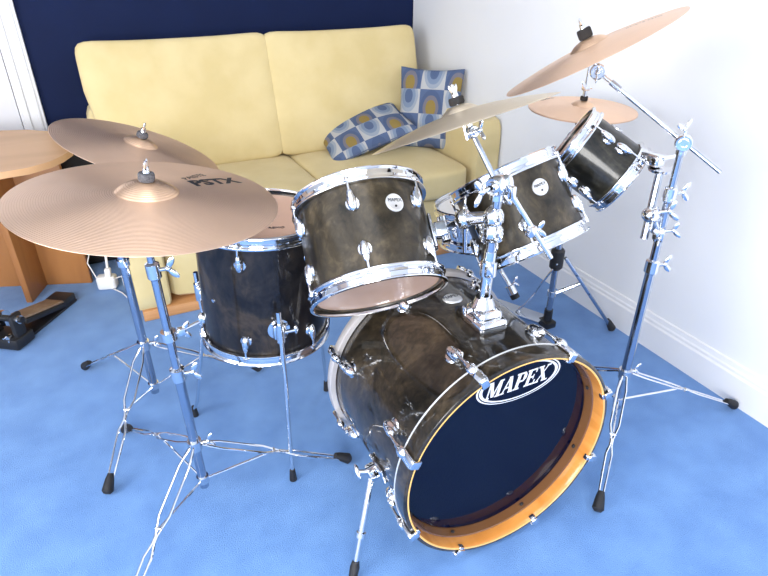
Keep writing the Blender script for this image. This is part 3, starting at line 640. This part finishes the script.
# boom arm with the golden cymbal on the bass drum post
s = thing('cymbal_boom', 'chrome boom arm clamped on top of the bass drum post under the golden cymbal', 'cymbal arm', (.742, .978, .93))
W = dict(parent=s, world=True); Q = V(.745, .972, .935); T = V(.7150, 1.040, 1.036)
MB().tube([Q, T], [.0068, .0055], 14).build('rod', CHROME2, **W)
MB().tube([Q+V(.008, -.006, .01), V(.852, .895, .772)], .0062, 14).build('boom_arm', CHROME, **W)
m = MB(); disc(m, Q, (.9, .33, 0), .022, .023); m.ell(Q+V(.018, -.004, .0), (.018, 0, 0), (0, .018, 0), (0, 0, .024)); wing(m, Q+V(-.025, -.008, 0), (-1, -.2, -.1), 1.5); m.cyl(Q-V(0, 0, .032), Q-V(0, 0, .0), .0155)
m.box(Q+V(.016, -.03, -.01), (.014, .014, .03), bev=.003); m.build('ratchet', CHROME, **W)
e = Q.lerp(V(.852, .895, .772), .62); m = MB(); m.box(e, (.022, .020, .026), bev=.005); wing(m, e, (.8, -.4, .2), 1.0); m.build('boom_clamp', CHROME, **W)
tilter(s, T, mc[4], .013); topper(s, mc, FELTB, .0165, .016)

# right-hand boom stand
RX, RY = 1.302, .975
s = thing('cymbal_stand', 'tall chrome boom stand at right, standing by the white wall', 'stand', (RX, RY, 0), group=GS)
at = tripod(s, (RX, RY, .07), (RX+.002, RY, .945), .240, .135, [(1.762, .872), (1.027, .748), (1.215, 1.40)], steps=(.625, .835), tube_r=.0135, legkw=dict(w_=.015))
W = dict(parent=s, world=True); P = V(RX+.004, RY, .958); TI = V(1.172, 1.166, 1.108); dd = (TI-P).normalized()
MB().tube([P-dd*.115, P+dd*.06], .0052, 12).build('boom_tail', CHROME2, **W)
MB().tube([P, TI], [.0062, .0052], 12).build('boom_arm', CHROME, **W)
m = MB(); disc(m, P, (-.75, -.66, 0), .021, .020); m.cyl(P-V(0, 0, .030), P, .0135); m.ell(P, V(.019, 0, 0), V(0, .019, 0), V(0, 0, .018)); wing(m, P+V(0, 0, .012), (-.2, .1, 1), 1.3); m.build('ratchet', CHROME, **W)
m = MB(); q = P+dd*.205; m.cyl(q, q+dd*.03, .0078, n=12); m.build('sleeve', CHROME2, **W)
tilter(s, TI, rc[4], .0195); topper(s, rc, FELTB, .0175, .024)
# small tom's tube and multi-clamp on that stand
s = thing('tom_clamp', 'chrome multi-clamp and tube holding the smallest tom to the right-hand stand', 'drum hardware', (1.29, .99, .70))
W = dict(parent=s, world=True); A, B = V(1.320, 1.034, .868), V(1.276, 1.000, .690)
MB().cyl(A, B, .0105, n=18).build('tube', CHROME2, **W)
def clampset(p, s_):
    m = MB(); p = V(p); m.box(p, (.034, .030, .032), (V(.8, .6, 0), V(-.6, .8, 0), V(0, 0, 1)), bev=.006); wing(m, p+V(-.012, -.014, .0), (-.8, -.6, .1), s_); wing(m, p+V(.012, -.01, .008), (.6, -.8, .3), s_)
    for k in range(4): m.cyl(p+V(.012*math.cos(k*1.6), .012*math.sin(k*1.6), -.02), p+V(.012*math.cos(k*1.6), .012*math.sin(k*1.6), .02), .004, n=8)
    return m
m = clampset((1.268, .985, .768), 1.4); m.ell((1.262, .985, .768), (.024, 0, 0), (0, .024, 0), (0, 0, .020)); m.build('clamp', CHROME, **W)
m = clampset((RX-.004, RY, .712), 1.1); m.box((1.290, .985, .735), (.014, .014, .05), bev=.003); m.cyl((1.268, .985, .765), (RX-.004, RY, .712), .008); m.build('clamp', CHROME, **W)
m = MB(); m.tube([A-V(0, 0, .003), A+V(0, 0, .004)], [.030, .033], 24); m.box(A+V(-.004, .018, .022), (.036, .040, .034), bev=.008, seg=3); m.cyl(A+V(0, .03, .025), A+V(.005, .066, .02), .013); m.cyl(A+V(.0, 0, .03), A+V(.04, -.01, .035), .006)
m.build('tom_bracket', CHROME, **W)

# hi-hat stand
s = thing('hi_hat_stand', 'hi-hat stand with black pedal linkage by the skirting, behind the toms', 'stand', (1.50, 1.54, 0))
W = dict(parent=s, world=True); HX, HY = 1.497, 1.538
BLUEC = CHROME2
MB().cyl((HX, HY, .03), (HX-.006, HY-.008, .86), .0125, n=18).build('tube', CHROME2, **W)
MB().cyl((HX-.004, HY-.006, .85), (1.486, 1.520, 1.055), .0032, n=10).build('pull_rod', CHROME, **W)
m = MB(); m.tube([(HX, HY, .295), (HX, HY, .305), (HX, HY, .375), (HX, HY, .385)], [.018, .026, .026, .018], 22); m.build('leg_hub', BLACKP, **W)
m = MB(); m.box((HX, HY, .045), (.05, .06, .03), bev=.006); m.cyl((HX, HY, .03), (HX, HY, .11), .017); m.build('frame', BLACKP, **W)
C1 = HC-HN*.026; m = MB(); m.tube([C1-HN*.03, C1-HN*.004], [.013, .021], 20); m.build('seat_cup', BLACKP, **W)
q = HC+HN*(ht[5]); m = MB(); m.cyl(q, q+HN*.045, .007, n=14); m.build('clutch', CHROME, **W).name
MB().lathe([(.004, 0), (.012, 0), (.013, .005), (.012, .012), (.004, .012)], q+HN*.001, HN, 24, True).build('felt', FELTB, **W)
m = MB(); q2 = q+HN*.040; m.box(q2, (.022, .02, .016), bev=.004); m.ell(q2+V(-.018, -.008, .012), V(.008, 0, 0), V(0, .003, 0), V(-.006, 0, .016)); m.cyl(q2, q2+V(.02, -.006, 0), .004, n=8); m.build('clutch_screw', CHROME, **W)
for f, br in (((1.740, 1.415), True), ((1.72, 1.86), False), ((1.27, 1.47), False)):
    d = V(f[0]-HX, f[1]-HY, 0).normalized(); wire_leg(V(HX, HY, .355)+d*.024, (f[0], f[1], .017), V(HX, HY, .185)+d*.012, s, style='flat', brace=True) if br else None
m = MB(); collar(m, (HX, HY, .185), (0, 0, 1), .018, .022); m.build('lower_collar', CHROME, **W)
hd = V(1.438-1.53, 1.741-1.56, 0).normalized(); hs = V(-hd.y, hd.x, 0)
m = MB(); m.box(V(HX, HY, .052)+hd*.15, (.26, .075, .012), (hd, hs, V(0, 0, 1)), bev=.004); m.build('footboard', CHROME2, **W)
m = MB()
for k in (-1, 1):
    m.tube([V(HX-.012, HY-.02, .33)+hs*k*.004, V(HX-.02, HY+.005, .28)-hs*k*.014, V(HX-.035, HY+.04, .20)+hs*k*-.012, V(HX-.04, HY+.055, .16)+hs*k*.004, V(HX-.05, HY+.08, .11)+hs*k*.014, V(HX-.066, HY+.115, .058)+hs*k*.014], .0032, 8)
m.build('linkage', CHROME, **W)

# snare stand
s = thing('snare_stand', 'chrome basket stand under the snare drum, behind the bass drum', 'stand', (1.15, 1.49, 0))
SB = V(1.135, 1.485, 0); snb = sn[4]; snn = sn[3]
at = tripod(s, (1.135, 1.485, .04), (1.135, 1.485, .44), .22, .10, [(1.13, 1.20), (.92, 1.66), (1.32, 1.66)], steps=(), style='flat')
W = dict(parent=s, world=True)
m = MB(); m.ell((1.135, 1.485, .45), (.022, 0, 0), (0, .022, 0), (0, 0, .028)); wing(m, (1.135, 1.47, .45), (.3, -1, -.2), 1.4); m.build('ball_clamp', CHROME, **W)
for k in range(3):
    a = k*2*math.pi/3+.55; d = sn[1]*math.cos(a)+sn[2]*math.sin(a); e = snb+d*.196-snn*.004
    m = MB(); m.tube([V(1.135, 1.485, .45), snb+d*.10-snn*.05, e-d*.01-snn*.012, e+snn*.03], .0058, 10); ar = m.build('basket_arm', CHROME, **W)
    m = MB(); m.tube([e-snn*.012, e+snn*.035], [.010, .009], 12); m.build('rubber_grip', RUBBER, ar, True)
m = MB(); m.cyl((1.165, 1.40, .37), (1.173, 1.385, .345), .016, n=18); m.cyl((1.15, 1.45, .42), (1.165, 1.40, .37), .009); wing(m, (1.165, 1.40, .37), (1, 0, .3), 1.2)
cl = m.build('basket_crank', CHROME, **W); MB().cyl((1.173, 1.385, .345), (1.178, 1.376, .330), .0155, n=18).build('rubber_knob', RUBBER, cl, True)

# ================================================================ LEFT CORNER
da = V(.935, -.355, 0).normalized(); dn = V(-.355, -.935, 0).normalized(); DE = V(-.183, 2.835, 0)
desk = thing('desk', 'orange wooden desk with a round-ended top at the left edge, against the navy wall', 'desk', (-.6, 3.05, 0))
W = dict(parent=desk, world=True); Z3 = V(0, 0, 1)
MB().box(DE-da*.45-dn*.012+V(0, 0, .349), (.90, .022, .698), (da, dn, Z3), bev=.002).build('modesty_panel', DESKW, **W)
for k in (.205, .86): MB().box(DE-da*(k+.013)+dn*.0+dn*.08+V(0, 0, .349), (.026, .17, .698), (da, dn, Z3), bev=.002).build('end_panel', DESKW, **W)
pts = [(-.37, 2.97), (-.27, 2.935), (-.19, 2.87), (-.13, 2.77), (-.10, 2.64), (-.105, 2.52), (-.14, 2.44), (-.18, 2.385), (-.25, 2.34), (-.34, 2.325), (-.8, 2.40), (-1.2, 2.6), (-1.2, 3.2), (-.8, 3.1)]
MB().poly([(x, y, .698) for x, y in reversed(pts)], (0, 0, .024)).build('desk_top', DESKTOP, **W)
m = MB(); m.ell(DE-da*.43+dn*.012+V(0, 0, .24), dn*.014, da*.022, Z3*.022); m.build('knob', WHITEP, **W)
# black box added for the dark shade between desk and sofa
bx_ = thing('gap_shade_box', 'black box put in for the shade between the desk and the sofa', 'box', (-.13, 3.13, 0))
W = dict(parent=bx_, world=True); MB().box((-.13, 3.14, .335), (.16, .20, .66), bev=.006).build('box_body', BLACKP, **W)
MB().box((-.13, 3.037, .335), (.14, .008, .62), bev=.002).build('box_front', FELTB, **W)
# extension block and cables
ex = thing('socket_block', 'white plastic socket block with white cables on the carpet beside the desk', 'extension block', (-.11, 2.74, 0))
W = dict(parent=ex, world=True); MB().box((-.112, 2.745, .035), (.085, .055, .066), (V(.95, -.3, 0), V(.3, .95, 0), Z3), bev=.012, seg=3).build('block', WHITEP, **W)
m = MB(); m.box((-.10, 2.73, .085), (.028, .024, .05), (V(.95, -.3, 0), V(.3, .95, 0), V(.1, 0, 1)), bev=.006); m.tube([(-.098, 2.735, .10), (-.09, 2.76, .17), (-.085, 2.80, .20)], .006, 10); m.build('plug', WHITEP, **W)
MB().tube([(-.075, 2.73, .05), (-.045, 2.70, .07), (-.04, 2.62, .012), (.01, 2.5, .006)][:3], .0028, 8).build('cable', WHITEP, **W)
MB().tube([(-.15, 2.745, .055), (-.175, 2.78, .13), (-.15, 2.83, .18), (-.11, 2.85, .19)], .0028, 8).build('cable', WHITEP, **W)
MB().tube([(-.10, 2.715, .012), (-.06, 2.66, .005), (-.035, 2.58, .005)], .0028, 8).build('cable', WHITEP, **W)
# kick pedal lying on the carpet
pd = thing('kick_pedal', 'black kick pedal with tan footboard lying on the carpet at the left edge', 'pedal', (-.42, 2.55, 0))
W = dict(parent=pd, world=True); P0, P1 = V(-.468, 2.455, 0), V(-.300, 2.69, 0); pu = (P1-P0).normalized(); ps = V(-pu.y, pu.x, 0)
MB().box(P0.lerp(P1, .5)+V(0, 0, .008), (.33, .095, .012), (pu, ps, Z3), bev=.003).build('base_plate', BLACKP, **W)
tl = (pu*.97+V(0, 0, -.24)).normalized(); MB().box(P0.lerp(P1, .45)+V(0, 0, .066), (.24, .085, .010), (tl, ps, tl.cross(ps)), bev=.004).build('footboard', PEDALT, **W)
MB().box(P0.lerp(P1, .47)+V(0, 0, .048)-ps*.0, (.26, .094, .022), (tl, ps, tl.cross(ps)), bev=.003).build('footboard_frame', BLACKP, **W)
MB().box(P1+V(0, 0, .030)-pu*.02, (.075, .095, .034), (pu, ps, Z3), bev=.006).build('heel_plate', BLACKP, **W)
m = MB()
for k in (-1, 1): m.box(P0-pu*.045+ps*k*.052+V(0, 0, .075), (.055, .022, .15), (pu, ps, Z3), bev=.008)
m.box(P0-pu*.045+V(0, 0, .03), (.10, .14, .05), (pu, ps, Z3), bev=.01); m.cyl(P0-pu*.045-ps*.085+V(0, 0, .125), P0-pu*.045+ps*.085+V(0, 0, .125), .013)
m.build('frame', BLACKP, **W)
m = MB(); q = P0-pu*.045+V(0, 0, .125); m.lathe([(.010, -.008), (.032, -.008), (.032, .008), (.010, .008)], q, ps, 24, True); m.cyl(q+ps*.06, q+ps*.075, .017); m.cyl(q-ps*.06, q-ps*.075, .017); m.cyl(P0-pu*.07-ps*.03+V(0, 0, .06), P0-pu*.09-ps*.03+V(0, 0, .06), .010)
for k in range(5): m.cyl(P0-pu*.09+ps*(k*.02-.04)+V(0, 0, .05+.012*(k % 3)), P0-pu*.098+ps*(k*.02-.04)+V(0, 0, .05+.012*(k % 3)), .004, n=8)
m.build('cam_and_screws', CHROME, **W)
m = MB(); m.tube([q, q-pu*.06+V(0, 0, .05)], .004, 8); m.build('beater_rod', CHROME, **W); MB().ell(q-pu*.065+V(0, 0, .055), pu*.022, ps*.022, V(0, 0, .022)).build('beater', FELTB, **W)
